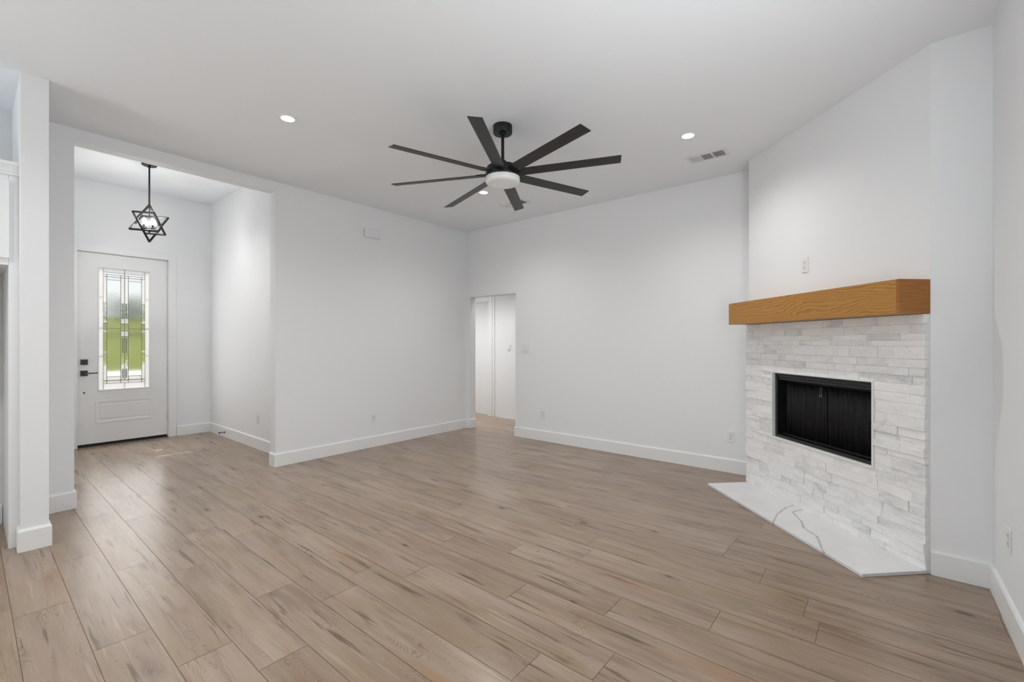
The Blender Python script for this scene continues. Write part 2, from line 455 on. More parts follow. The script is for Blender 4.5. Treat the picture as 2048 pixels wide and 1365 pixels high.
# ------------------------------------------------------------------ floor
bm = BM()
uvl = bm.loops.layers.uv.new('plank'); cl = bm.loops.layers.float_color.new('rnd')
PW, PL_, X0 = 0.2042, 1.215, 0.147
known = {0: 3.245, 1: 2.635, 2: 2.24, 3: 3.174, 4: 3.74, 6: 2.344, 9: 1.046, 10: 1.83}
rf = random.Random(11)
for k in range(-19, 32):
    x0 = X0 + k * PW; x1 = x0 + PW
    y = known.get(k, rf.uniform(0, PL_))
    y -= math.ceil((y + 0.8) / PL_) * PL_
    while y < 7.83:
        ya, yb = max(y, -0.60), min(y + PL_, 7.815)
        c = (rf.random(), rf.random(), rf.random(), 1); ou, ov = rf.uniform(0, 50), rf.uniform(0, 50)
        if yb - ya > 0.01:
            g = 0.0011
            f = bm.faces.new([bm.verts.new(q) for q in ((x0 + g, ya + g, 0), (x1 - g, ya + g, 0), (x1 - g, yb - g, 0), (x0 + g, yb - g, 0))])
            for l in f.loops:
                l[cl] = c; l[uvl].uv = (l.vert.co.x - x0 + ou, l.vert.co.y - y + ov)
        y += PL_
# closed skirt and dark bed below the joints
box(bm, X0 - 19 * PW, X0 + 32 * PW, -0.60, 7.815, -0.06, -0.0016, mi=1)
o = struct('floor', bm, [M_floor, M_gap])

# ------------------------------------------------------------------ ceilings
bm = BM()
box(bm, REARX - 0.1, BX + WT, RY - 0.1, LY + WT * 0.5, CZ, CZ + 0.5)
struct('ceiling', bm, M_ceil)
bm = BM(); box(bm, 0.2, 2.5, LY + WT * 0.5, FY + 0.2, FCZ, FCZ + 0.2); struct('ceiling_entry', bm, M_ceil)
bm = BM(); box(bm, BX + WT, 6.5, 3.4, 7.0, 2.60, 2.75); struct('ceiling_hall', bm, M_ceil)

# ------------------------------------------------------------------ walls
bm = BM()   # left wall with the entry opening, a thin header over it
KX0, KX1, KW0, KW1 = -3.0, -1.3, 0.85, 2.35  # unseen kitchen window, cut in to let a fill light through
box(bm, REARX - 0.1, KX0, LY, LY + WT, 0, FCZ + 0.2); box(bm, KX1, OX0, LY, LY + WT, 0, FCZ + 0.2)
box(bm, KX0, KX1, LY, LY + WT, 0, KW0); box(bm, KX0, KX1, LY, LY + WT, KW1, FCZ + 0.2)
box(bm, OX1, BX + WT, LY, LY + WT, 0, FCZ + 0.2)
box(bm, OX0, OX1, LY, LY + WT, OZ, FCZ + 0.2)
struct('wall_left', bm, M_wall)
bm = BM()   # back wall with the hall opening
box(bm, BX, BX + WT, HY1, LY, 0, CZ + 0.1)
box(bm, BX, BX + WT, RY - 0.1, HY0, 0, CZ + 0.1)
box(bm, BX, BX + WT, HY0, HY1, HZ, CZ + 0.1)
struct('wall_back', bm, M_wall)
bm = BM()   # right wall with an unseen window added for fill light
VX0, VX1, VZ0, VZ1 = 0.40, 2.10, 0.85, 2.35
box(bm, REARX - 0.1, VX0, RY - 0.15, RY, 0, CZ + 0.1); box(bm, VX1, BX + WT, RY - 0.15, RY, 0, CZ + 0.1)
box(bm, VX0, VX1, RY - 0.15, RY, 0, VZ0); box(bm, VX0, VX1, RY - 0.15, RY, VZ1, CZ + 0.1)
struct('wall_right', bm, M_wall)
bm = BM()   # rear wall with an added, unseen patio opening for the rear fill
PY0, PY1, PZ1 = 2.4, 4.9, 2.45
box(bm, REARX - 0.15, REARX, RY - 0.1, PY0, 0, CZ + 0.1); box(bm, REARX - 0.15, REARX, PY1, LY + 0.1, 0, CZ + 0.1)
box(bm, REARX - 0.15, REARX, PY0, PY1, PZ1, CZ + 0.1); box(bm, REARX - 0.15, REARX, PY0, PY1, 0, 0.25)
struct('wall_rear', bm, M_wall)
bm = BM()   # short partition between the kitchen and the entry
PX0, PX1, PYF = 0.226, 0.353, 4.243
box(bm, PX0, PX1, PYF, LY, 0, CZ); struct('wall_partition', bm, M_wall)

# fireplace chase: front wall at 45 degrees around the firebox hole, with two short returns
S0, S1, F0, F1 = 0.330, 1.308, 0.518, 1.089      # firebox hole: along the wall, height
MCH = Matrix.Translation((CH_B[0], CH_B[1], 0)) @ Matrix.Rotation(PI / 4, 4, 'Z')
bm = BM()
for a in ((0, S0, 0, CZ), (S1, CHW, 0, CZ), (S0, S1, 0, F0), (S0, S1, F1, CZ)):
    box(bm, a[0], a[1], -0.10, 0, a[2], a[3], M=MCH)
box(bm, CH_B[0], CH_B[0] + 0.10, RY, CH_B[1], 0, CZ)
box(bm, CH_A[0], BX, CH_A[1] - 0.10, CH_A[1], 0, CZ)
struct('wall_chase', bm, M_wall)

# entry
bm = BM(); box(bm, 2.345, 2.345 + WT, LY + WT, FY + 0.1, 0, FCZ + 0.1); struct('wall_entry_right', bm, M_wall)
bm = BM(); box(bm, 0.35 - WT, 0.35, LY + WT, FY + 0.1, 0, FCZ + 0.1); struct('wall_entry_left', bm, M_wall)
bm = BM()
DH = 2.495
box(bm, 0.225, DX0 - 0.02, FY, FY + 0.16, 0, FCZ + 0.1); box(bm, DX1 + 0.02, 2.47, FY, FY + 0.16, 0, FCZ + 0.1)
box(bm, DX0 - 0.02, DX1 + 0.02, FY, FY + 0.16, DH + 0.02, FCZ + 0.1)
struct('wall_front', bm, M_wall)

# hall behind the back wall: far wall with a white door, end walls
HX = 6.06
KY0, KY1, KZ = 5.515, 6.33, 2.085
bm = BM()
box(bm, HX, HX + 0.12, 3.4, KY0, 0, 2.7); box(bm, HX, HX + 0.12, KY1, 7.0, 0, 2.7); box(bm, HX, HX + 0.12, KY0, KY1, KZ, 2.7)
struct('wall_hall', bm, M_wall)
bm = BM(); box(bm, BX + WT, HX, 3.3, 3.4, 0, 2.7); struct('wall_hall_end', bm, M_wall)
bm = BM(); box(bm, BX + WT, HX, 6.9, 7.0, 0, 2.7); box(bm, BX, BX + WT, LY + WT, 7.0, 0, 2.7); struct('wall_hall_far', bm, M_wall)

# ------------------------------------------------------------------ baseboards (left of the travel direction = into the room)
BB = [(0, 0), (0.014, 0), (0.014, 0.128), (0.008, 0.140), (0, 0.140)]
def baseboard(name, path):
    bm = BM(); sweep(bm, path, BB); struct(name, bm, M_trim)
baseboard('baseboard_left', [(BX, LY), (OX1, LY), (OX1, LY + WT)])
baseboard('baseboard_partition', [(OX0, LY + WT), (OX0, LY), (PX1, LY), (PX1, PYF), (PX0, PYF), (PX0, PYF + 0.118)])
baseboard('baseboard_jamb', [(BX + WT, HY1), (BX, HY1)])
baseboard('baseboard_back', [(CH_A[0] + 0.02, CH_A[1]), (BX, CH_A[1]), (BX, HY0), (BX + WT, HY0)])
baseboard('baseboard_right', [(REARX, RY), (CH_B[0], RY), (CH_B[0], CH_B[1] - 0.002)])
baseboard('baseboard_entry', [(2.345, LY + WT), (2.345, FY), (1.93, FY)])
baseboard('baseboard_kitchen', [(PX0 - 0.05, LY), (REARX, LY)])

# ------------------------------------------------------------------ front door
TR = 0.018
bm = BM()   # flat casing round the front door
y0, y1 = FY - TR, FY
box(bm, DX1 + 0.006, DX1 + 0.098, y0, y1, 0, DH + 0.10, 0.003); box(bm, DX0 - 0.098, DX0 - 0.006, y0, y1, 0, DH + 0.10, 0.003)
box(bm, DX0 - 0.006, DX1 + 0.006, y0, y1, DH + 0.008, DH + 0.10, 0.003)
# jambs and stop
box(bm, DX1 + 0.004, DX1 + 0.02, FY, FY + 0.15, 0, DH + 0.02); box(bm, DX0 - 0.02, DX0 - 0.004, FY, FY + 0.15, 0, DH + 0.02)
box(bm, DX0 - 0.004, DX1 + 0.004, FY, FY + 0.15, DH + 0.004, DH + 0.02)
struct('trim_1', bm, M_trim)

door = bpy.data.objects.new('door_1', None); COL.objects.link(door); door.location = (DX0, FY + 0.028, 0.0); door['kind'] = 'structure'
DW = DX1 - DX0; DT = 0.045; DB = 0.038
G0, G1, GZ0, GZ1 = 0.190, 0.727, 0.712, 2.322       # moulded glass surround, door coordinates
L0, L1, LZ0, LZ1 = 0.163, 0.751, 0.290, 0.585       # raised lower panel
bm = BM()
box(bm, 0, G0 + 0.005, 0, DT, DB, DH); box(bm, G1 - 0.005, DW, 0, DT, DB, DH)
box(bm, G0 + 0.005, G1 - 0.005, 0, DT, GZ1 - 0.005, DH)
# lower body with a recessed, raised-field panel
def ring(bm, r0, r1, ya, yb):
    a = [bm.verts.new((x, ya, z)) for x, z in ((r0[0], r0[2]), (r0[1], r0[2]), (r0[1], r0[3]), (r0[0], r0[3]))]
    b = [bm.verts.new((x, yb, z)) for x, z in ((r1[0], r1[2]), (r1[1], r1[2]), (r1[1], r1[3]), (r1[0], r1[3]))]
    for i in range(4): bm.faces.new((a[i], a[(i + 1) % 4], b[(i + 1) % 4], b[i]))
    return b
Q = (L0, L1, LZ0, LZ1)
inset = lambda q, d: (q[0] + d, q[1] - d, q[2] + d, q[3] - d)
box(bm, G0 + 0.005, L0 + 0.0001, 0, DT, DB, GZ0 + 0.005) if L0 > G0 + 0.005 else None
for a in ((G0 + 0.005, G1 - 0.005, DB, LZ0), (G0 + 0.005, G1 - 0.005, LZ1, GZ0 + 0.005)):
    box(bm, a[0], a[1], 0, DT, a[2], a[3])
box(bm, G0 + 0.005, G1 - 0.005, 0.012, DT, LZ0, LZ1)
struct('leaf', bm, M_door, door)
bm = BM()   # panel moulding standing slightly proud, field inside
ring(bm, Q, inset(Q, 0.004), 0.0, -0.007); ring(bm, inset(Q, 0.004), inset(Q, 0.022), -0.007, -0.006)
ring(bm, inset(Q, 0.022), inset(Q, 0.040), -0.006, -0.0005); ring(bm, inset(Q, 0.040), inset(Q, 0.046), -0.0005, -0.0005)
b4 = ring(bm, inset(Q, 0.046), inset(Q, 0.060), -0.0005, -0.004); bm.faces.new(b4)
struct('lower_panel', bm, M_door, door)
bm = BM()   # moulded surround of the glass
Q = (G0, G1, GZ0, GZ1); IW = 0.048
sw = 0.010
for a in ((G0, G0 + sw, GZ0, GZ1), (G1 - sw, G1, GZ0, GZ1), (G0 + sw, G1 - sw, GZ0, GZ0 + sw), (G0 + sw, G1 - sw, GZ1 - sw, GZ1)):
    box(bm, a[0], a[1], -0.006, DT + 0.004, a[2], a[3], 0.003, 2)
struct('glass_surround', bm, M_door, door)
# glazing
gx0, gx1, gz0, gz1 = G0 + 0.007, G1 - 0.007, GZ0 + 0.007, GZ1 - 0.007
def gp(bm, x0, x1, z0, z1, mi): box(bm, x0, x1, 0.018, 0.024, z0, z1, mi=mi)
X1_, X2_, X3_, XM, X4_, X5_, X6_ = 0.245, 0.280, 0.420, 0.459, 0.498, 0.638, 0.675
bm = BM()
gp(bm, gx0, X1_, gz0, gz1, 1); gp(bm, X6_, gx1, gz0, gz1, 1)                  # frosted side borders
gp(bm, X1_, X6_, 2.262, gz1, 1); gp(bm, X1_, X6_, gz0, 0.800, 1)
gp(bm, X1_, X6_, 2.205, 2.234, 3); gp(bm, X1_, X6_, 2.234, 2.262, 3)   # clear slits the sun gets through
gp(bm, X1_, X6_, 0.800, 0.835, 1)
gp(bm, X1_, X2_, 0.835, 1.035, 1); gp(bm, X5_, X6_, 0.835, 1.035, 1)
JZ = (1.20, 1.475, 1.60); jh = 0.022
for x0, x1 in ((X1_, X2_), (X5_, X6_)):
    zz_ = 1.035
    for z in JZ: gp(bm, x0, x1, zz_, z, 2); zz_ = z + jh
    gp(bm, x0, x1, zz_, 1.86, 2)
gp(bm, X1_, X2_, 1.86, 2.205, 1); gp(bm, X5_, X6_, 1.86, 2.205, 1)
gp(bm, X2_, X3_, 0.890, 2.165, 0); gp(bm, X4_, X5_, 0.890, 2.165, 0)          # reeded lights
for a, b in ((X2_, X3_), (X4_, X5_)): gp(bm, a, b, 2.165, 2.205, 3); gp(bm, a, b, 0.835, 0.890, 1)
gp(bm, X3_, X4_, 1.86, 2.205, 1); gp(bm, X3_, X4_, 1.66, 1.86, 2);
gp(bm, X3_, X4_, 1.49, 1.59, 3); gp(bm, X3_, X4_, 1.035, 1.42, 2); gp(bm, X3_, X4_, 0.835, 1.035, 1)
struct('leaded_glass', bm, [M_reed, M_frost, M_wavy, M_glass, M_bevelw], door)
bm = BM()   # metal came
def came(xa, za, xb, zb, w=0.005):
    if xa == xb: box(bm, xa - w / 2, xa + w / 2, 0.0170, 0.0250, za, zb)
    else: box(bm, xa, xb, 0.0170, 0.0250, za - w / 2, za + w / 2)
for x in (X1_, X6_): came(x, gz0, x, gz1, 0.003)
for x in (X2_, X5_): came(x, 0.80, x, 2.24)
for x in (X3_, X4_): came(x, 0.80, x, 2.24)
came(XM, 0.835, XM, gz1, 0.006); came(XM, gz0, XM, 0.80, 0.003)
for z, w in ((2.262, 0.004), (2.234, 0.005), (2.205, 0.006), (0.800, 0.003), (0.835, 0.007)): came(X1_, z, X6_, z, w)
for z in (2.165, 0.890): came(X2_, z, X3_, z); came(X4_, z, X5_, z)
came(gx0, 1.525, X3_, 1.525, 0.005); came(X4_, 1.525, gx1, 1.525, 0.005)
for z in (1.93, 1.155): came(gx0, z, X1_, z, 0.003); came(X6_, z, gx1, z, 0.003)
for z in (1.86, 1.59, 1.49, 1.215): came(X1_, z, X2_, z); came(X5_, z, X6_, z)
for z in (1.66, 1.59, 1.49, 1.42): came(X3_, z, X4_, z)
for dx in (-0.017, 0.017):
    for za, zb in ((1.66, 1.86), (1.20, 1.40), (0.865, 0.985)): came(XM + dx, za, XM + dx, zb, 0.009)
struct('lead_came', bm, M_came, door)
# white glass jewels along the side strips
bm = BM()
for x0, x1 in ((X1_, X2_), (X5_, X6_)):
    for z in JZ: box(bm, x0 + 0.001, x1 - 0.001, 0.014, 0.028, z, z + jh, 0.003)
for x0, x1 in ((X3_, XM), (XM, X4_)):
    for z in (1.59, 1.625, 1.42, 1.455): box(bm, x0 + 0.001, x1 - 0.001, 0.014, 0.028, z, z + 0.035, 0.005)
struct('glass_jewels', bm, M_frost, door)
bm = BM(); box(bm, 0.004, DW - 0.004, -0.002, DT + 0.002, 0.006, DB, 0.002); struct('door_sweep', bm, M_rubber, door)
# hardware
bm = BM(); box(bm, 0.026, 0.093, -0.022, 0.0, 1.055, 1.122, 0.003, 2); box(bm, 0.052, 0.067, -0.034, -0.022, 1.073, 1.104, 0.002)
struct('deadbolt', bm, M_black, door)
bm = BM(); box(bm, 0.024, 0.093, -0.012, 0.0, 0.912, 0.981, 0.003, 2); struct('lever_plate', bm, M_black, door)
plate = bpy.data.objects['lever_plate']
bm = BM(); tube(bm, (0.059, -0.012, 0.947), (0.059, -0.055, 0.947), 0.011); box(bm, 0.050, 0.185, -0.064, -0.050, 0.940, 0.954, 0.003, 2)
struct('lever', bm, M_black, plate)
bm = BM(); tube(bm, (0.060, -0.001, 0.697), (0.060, 0.010, 0.697), 0.010, 20); box(bm, 0.054, 0.066, -0.006, 0.0, 0.692, 0.702, 0.002)
struct('latch_button', bm, M_black, door)
for z in (2.24, 1.59, 0.95, 0.29):
    bm = BM(); tube(bm, (DW + 0.004, -0.006, z - 0.05), (DW + 0.004, -0.006, z + 0.05), 0.007, 12); box(bm, DW - 0.012, DW + 0.012, -0.003, 0.0005, z - 0.05, z + 0.05)
    struct('hinge', bm, M_steel, door)
bm = BM(); box(bm, DX0 - 0.004, DX1 + 0.004, FY + 0.02, FY + 0.15, 0, 0.012); struct('trim_2', bm, M_black)

# ------------------------------------------------------------------ hall door
bm = BM(); c = 0.150
box(bm, HX - 0.024, HX - 0.016, KY0 - 0.10, KY0 - 0.055, 0, KZ + 0.10, 0.003)
box(bm, HX - 0.016, HX, KY0 - c, KY0 - 0.008, 0, KZ + c, 0.003); box(bm, HX - 0.016, HX, KY1 + 0.008, KY1 + c, 0, KZ + c, 0.003)
box(bm, HX - 0.016, HX, KY0 - 0.008, KY1 + 0.008, KZ + 0.008, KZ + c, 0.003)
box(bm, HX - 0.001, HX + 0.12, KY0 - 0.008, KY0 + 0.012, 0, KZ + 0.008); box(bm, HX - 0.001, HX + 0.12, KY1 - 0.012, KY1 + 0.008, 0, KZ + 0.008)
box(bm, HX - 0.001, HX + 0.12, KY0 + 0.012, KY1 - 0.012, KZ - 0.006, KZ + 0.008)
struct('trim_3', bm, M_trim)
d2 = bpy.data.objects.new('door_2', None); COL.objects.link(d2); d2.location = (HX + 0.062, KY0 + 0.014, 0); d2['kind'] = 'structure'
bm = BM(); box(bm, 0, 0.036, 0.002, KY1 - KY0 - 0.03, 0.012, KZ - 0.012, 0.002); struct('leaf', bm, M_door, d2)
bm = BM()
lathe(bm, [(0.0, 0), (0.026, 0.0), (0.026, 0.006), (0.010, 0.010), (0.010, 0.035), (0.026, 0.042), (0.028, 0.058), (0.018, 0.068), (0, 0.070)], 24)
bmesh.ops.transform(bm, matrix=Matrix.Translation((0, KY1 - KY0 - 0.09, 0.95)) @ Matrix.Rotation(-PI / 2, 4, 'Y'), verts=bm.verts[:])
struct('door_knob', bm, M_black, d2, True)

# ------------------------------------------------------------------ unseen windows, added so the fill lights have openings
def window(name, W, Hh, M, nx):
    root = bpy.data.objects.new(name, None); COL.objects.link(root); root.matrix_world = M; root['kind'] = 'structure'
    fw = 0.06
    bm = BM()
    box(bm, 0, fw, 0, 0.09, 0, Hh); box(bm, W - fw, W, 0, 0.09, 0, Hh); box(bm, fw, W - fw, 0, 0.09, 0, fw); box(bm, fw, W - fw, 0, 0.09, Hh - fw, Hh)
    for i in range(1, nx): box(bm, W * i / nx - 0.035, W * i / nx + 0.035, 0.01, 0.08, fw, Hh - fw)
    struct('window_frame', bm, M_trim, root)
    bm = BM(); box(bm, fw, W - fw, 0.042, 0.048, fw, Hh - fw); struct('pane', bm, M_glass, root)
window('added_window_2', KX1 - KX0, KW1 - KW0, Matrix.Translation((KX0, LY + 0.02, KW0)), 2)
window('added_window_3', VX1 - VX0, VZ1 - VZ0, Matrix.Translation((VX0, RY - 0.12, VZ0)), 2)
window('added_window_1', PY1 - PY0, PZ1 - 0.25, Matrix.Translation((REARX - 0.03, PY0, 0.25)) @ Matrix.Rotation(PI / 2, 4, 'Z'), 2)

# ------------------------------------------------------------------ fireplace
fp = thing('fireplace', 'corner fireplace faced in white split stone with a black framed firebox', 'fireplace', (CH_B[0], CH_B[1], 0), PI / 4)
STW, STZ = 1.676, 1.505
bm = BM()
rs = random.Random(5)
def split(a, b, lo, hi):
    out = [a]
    while b - out[-1] > hi: out.append(out[-1] + rs.uniform(lo, hi))
    if b - out[-1] < 0.05 and len(out) > 1: out.pop()
    return out + [b]
def stone(s0, s1, z0, z1, d):
    g = 0.0005
    s0 += g; s1 -= g; z0 += g; z1 -= g
    n = max(2, int((s1 - s0) / 0.035)); mz = 3
    front = []
    tl = rs.uniform(-0.0020, 0.0020); tz = rs.uniform(-0.0010, 0.0010)
    for j in range(mz + 1):
        row = []
        for i in range(n + 1):
            s = s0 + (s1 - s0) * i / n; z = z0 + (z1 - z0) * j / mz
            y = d + tl * (2 * i / n - 1) + tz * (2 * j / mz - 1) + rs.uniform(-0.0012, 0.0012)
            row.append(bm.verts.new((s, y, z)))
        front.append(row)
    for j in range(mz):
        for i in range(n): bm.faces.new((front[j][i], front[j][i + 1], front[j + 1][i + 1], front[j + 1][i]))
    def side(vv):
        back = [bm.verts.new((v.co.x, 0.012, v.co.z)) for v in vv]
        for i in range(len(vv) - 1): bm.faces.new((vv[i], vv[i + 1], back[i + 1], back[i]))
    side(front[0]); side(front[-1][::-1]); side([r[0] for r in front][::-1]); side([r[-1] for r in front])
def course(z0, z1):
    """one course; broken where the firebox opening is"""
    spans = [(0.0, STW)]
    if z1 > F0 + 0.004 and z0 < F1 - 0.004: spans = [(0.0, S0 - 0.004), (S1 + 0.004, STW)]
    for a, b in spans:
        xs = split(a, b, 0.075, 0.24)
        for s0, s1 in zip(xs[:-1], xs[1:]): stone(s0, s1, z0, z1, rs.choice((0.031, 0.033, 0.0345, 0.036, 0.037, 0.042)))
zs = [0.0205]
levels = [F0, F1, STZ]
z = 0.0205
for top in levels:
    while top - z > 0.20:
        hgt = rs.choice(((0.076, 0.076), (0.05, 0.05, 0.052), (0.076, 0.038, 0.038), (0.038, 0.076, 0.038), (0.05, 0.05, 0.052)))
        for h in hgt: course(z, z + h); z += h
    rest = top - z; k = max(1, round(rest / 0.06))
    for _ in range(k): course(z, z + rest / k); z += rest / k
new_mesh_obj('stone_surround', bm, M_stone, fp)
bm = BM()
for a in ((0, S0, 0.0205, STZ), (S1, STW, 0.0205, STZ), (S0, S1, 0.0205, F0), (S0, S1, F1, STZ)): box(bm, a[0] + 0.001, a[1] - 0.001, 0.0005, 0.0125, a[2], a[3])
# smooth cut edge lining the opening
t_ = 0.010; yb = 0.043
box(bm, S0 - 0.003, S0 + t_, 0.0125, yb, F0 - 0.003, F1 + 0.003, 0.001); box(bm, S1 - t_, S1 + 0.003, 0.0125, yb, F0 - 0.003, F1 + 0.003, 0.001)
box(bm, S0 + t_, S1 - t_, 0.0125, yb, F0 - 0.003, F0 + t_, 0.001); box(bm, S0 + t_, S1 - t_, 0.0125, yb, F1 - t_, F1 + 0.003, 0.001)
new_mesh_obj('setting_bed', bm, M_grout, fp)
# firebox
a0, a1, b0, b1 = S0 + 0.0105, S1 - 0.0105, F0 + 0.0105, F1 - 0.0105
M_fire = noise_mat('sooty_steel', (0.004, 0.004, 0.004), (0.010, 0.010, 0.010), 14, 0.8)
bm = BM(); D = 0.36
box(bm, a0, a0 + 0.012, -D, -0.004, b0, b1); box(bm, a1 - 0.012, a1, -D, -0.004, b0, b1)
box(bm, a0 + 0.012, a1 - 0.012, -D, -0.004, b0, b0 + 0.012); box(bm, a0 + 0.012, a1 - 0.012, -D, -0.004, b1 - 0.012, b1); box(bm, a0 + 0.012, a1 - 0.012, -D, -D + 0.012, b0 + 0.012, b1 - 0.012)
fbx = new_mesh_obj('firebox', bm, M_fire, fp)
bm = BM()
fw = 0.024
box(bm, a0, a0 + fw, -0.004, 0.016, b0, b1, 0.002); box(bm, a1 - fw, a1, -0.004, 0.016, b0, b1, 0.002)
box(bm, a0 + fw, a1 - fw, -0.004, 0.016, b0, b0 + fw, 0.002)
box(bm, a0 + fw, a1 - fw, -0.004, 0.018, b1 - 0.016, b1, 0.002); box(bm, a0 + fw, a1 - fw, -0.010, 0.008, b1 - 0.036, b1 - 0.017, 0.002); box(bm, a0 + fw, a1 - fw, -0.018, 0.002, b1 - 0.058, b1 - 0.037, 0.002)
box(bm, a0 + fw, a1 - fw, -0.05, -0.03, b0 + fw, b0 + fw + 0.012)
box(bm, a0 + fw + 0.035, a0 + fw + 0.043, -0.05, -0.03, b0 + fw, b1 - 0.06)
new_mesh_obj('firebox_frame', bm, mat('black_enamel', (0.016, 0.016, 0.017), 0.32), fp)
bm = BM(); tube(bm, (a0 + 0.012, -0.06, b1 - 0.070), (a1 - 0.012, -0.06, b1 - 0.070), 0.005, 12)
rod = new_mesh_obj('curtain_rod', bm, M_black, fp)
M_mesh = noise_mat('steel_mesh', (0.006, 0.006, 0.007), (0.018, 0.018, 0.019), 90, 0.5)
cmid = (a0 + a1) / 2 + 0.0
for s0, s1 in ((a0 + 0.03, cmid - 0.004), (cmid + 0.004, a1 - 0.03)):
    bm = BM(); n = 90; prev = None
    for i in range(n + 1):
        u = i / n; s = s0 + (s1 - s0) * u
        yo = -0.062 + 0.010 * math.sin(u * 52 + 3 * math.sin(u * 9)) * (0.4 + 0.6 * abs(math.sin(u * 5)))
        cur = [bm.verts.new((s, yo * 1.0 - 0.002 * k, z)) for k, z in enumerate((b1 - 0.074, (b0 + b1) / 2, b0 + 0.015))]
        if prev:
            for k in range(2): bm.faces.new((prev[k], cur[k], cur[k + 1], prev[k + 1]))
        prev = cur
    cu = new_mesh_obj('mesh_curtain', bm, M_mesh, fp, True)
    sd = cu.modifiers.new('thickness', 'SOLIDIFY'); sd.thickness = 0.0012
bm = BM()
for dx in (-0.012, 0.006):
    for k in range(6): tube(bm, (cmid + dx + 0.05, -0.046, b1 - 0.085 - k * 0.010), (cmid + dx + 0.05, -0.046, b1 - 0.091 - k * 0.010), 0.0022, 8)
    tube(bm, (cmid + dx + 0.05, -0.046, b1 - 0.145), (cmid + dx + 0.05, -0.046, b1 - 0.165), 0.005, 10, r2=0.003)
new_mesh_obj('pull_chain', bm, mat('dull_steel', (0.25, 0.25, 0.25), 0.4, 0.8), fp)

# mantel
ml = thing('mantel_beam', 'honey oak box beam mantel mounted above the stone fireplace', 'mantel', (CH_B[0], CH_B[1], 1.508), PI / 4)
bm = BM(); box(bm, 0.019, 1.690, 0.0005, 0.200, 0, 0.198, 0.0015); new_mesh_obj('beam', bm, M_oak, ml)
bm = BM(); box(bm, 0.0, 0.0185, 0.0005, 0.200, 0, 0.198, 0.0012); new_mesh_obj('end_board', bm, M_oak_end, ml)

# hearth
def to_chase(x, y):
    d = Vector((x - CH_B[0], y - CH_B[1])); c = math.sqrt(0.5)
    return ((d.x + d.y) * c, (-d.x + d.y) * c)
def ray_floor(px, py, z=0.0):
    f, al = 897.43, R(YAW); x = (px - 1024) / f; yy = (685.3 - py) / f; t = (z - EYE) / yy
    return ((math.cos(al) + x * math.sin(al)) * t, (math.sin(al) - x * math.cos(al)) * t)
VEIN1 = [to_chase(*ray_floor(px, py, 0.02)) for px, py in ((1592, 1010), (1572, 1016), (1556, 1028), (1549, 1040), (1543, 1050))]
VEIN2 = [to_chase(*ray_floor(px, py, 0.02)) for px, py in ((1612, 1018), (1585, 1024.5), (1604, 1045), (1608, 1057), (1634, 1074), (1641, 1092), (1649, 1108))]
hs = thing('hearth_slab', 'white quartz hearth slab with grey veins on the floor under the fireplace', 'hearth', (CH_B[0], CH_B[1], 0), PI / 4)
bm = BM(); box(bm, 0.0, 1.655, 0.001, 0.432, 0.0005, 0.0205, 0.002, 2); new_mesh_obj('slab', bm, quartz_mat(), hs)

# ------------------------------------------------------------------ ceiling fan
FX, FYc = 2.725, 2.330
fan = thing('ceiling_fan', 'large black eight-blade ceiling fan with round white light on a short downrod', 'ceiling fan', (FX, FYc, CZ))
zc = lambda z: z - CZ
bm = BM(); lathe(bm, [(0, 0), (0.076, 0), (0.076, zc(3.012)), (0.073, zc(3.007)), (0.030, zc(3.007)), (0.028, zc(2.994)), (0, zc(2.994))]); new_mesh_obj('canopy', bm, M_blackp, fan, True)
bm = BM(); tube(bm, (0, 0, zc(3.0)), (0, 0, zc(2.765)), 0.0125, 24); new_mesh_obj('downrod', bm, M_blackp, fan, True)
bm = BM(); lathe(bm, [(0, zc(2.795)), (0.022, zc(2.795)), (0.030, zc(2.785)), (0.030, zc(2.768)), (0.062, zc(2.758)), (0.066, zc(2.742)), (0, zc(2.742))]); new_mesh_obj('rod_coupling', bm, M_blackp, fan, True)
bm = BM(); lathe(bm, [(0, zc(2.744)), (0.118, zc(2.742)), (0.128, zc(2.734)), (0.130, zc(2.700)), (0.136, zc(2.690)), (0.140, zc(2.660)), (0.137, zc(2.655)), (0, zc(2.655))], 64); new_mesh_obj('motor_housing', bm, M_blackp, fan, True)
bm = BM(); lathe(bm, [(0, zc(2.654)), (0.137, zc(2.654)), (0.138, zc(2.630)), (0.135, zc(2.616)), (0.124, zc(2.607)), (0.100, zc(2.603)), (0, zc(2.601))], 64); new_mesh_obj('light_diffuser', bm, M_opal, fan, True)
drop = [-0.006, -0.014, 0.024, 0.0, -0.010, -0.010, 0.002, 0.013]
RB = 0.924
# the rotor hangs a touch out of level
tilt = Vector((-math.radians(0.999), -math.radians(-2.067), 1)).normalized().rotation_difference(Vector((0, 0, 1))).inverted().to_matrix().to_4x4()
def blade_meshes():
    bm = BM()       # blade along +X, pitched about its axis
    hw = 0.048
    pts = [(0.135, -0.036), (0.17, -hw), (RB, -hw), (RB, hw), (0.17, hw), (0.135, 0.036)]
    prism(bm, pts, -0.003, 0.003)
    bmesh.ops.bevel(bm, geom=[e for e in bm.edges], offset=0.0012, segments=1, affect='EDGES')
    bmesh.ops.transform(bm, matrix=Matrix.Rotation(-R(12.1), 4, 'X'), verts=bm.verts[:])
    b2 = BM()       # bracket
    prism(b2, [(0.110, -0.016), (0.205, -0.026), (0.225, 0.0), (0.205, 0.026), (0.110, 0.016)], 0.0035, 0.010)
    for x, y in ((0.17, -0.015), (0.17, 0.015), (0.205, 0)): tube(b2, (x, y, -0.006), (x, y, 0.012), 0.004, 10)
    bmesh.ops.transform(b2, matrix=Matrix.Rotation(-R(12.1), 4, 'X'), verts=b2.verts[:])
    return bm, b2
b1_, b2_ = blade_meshes()
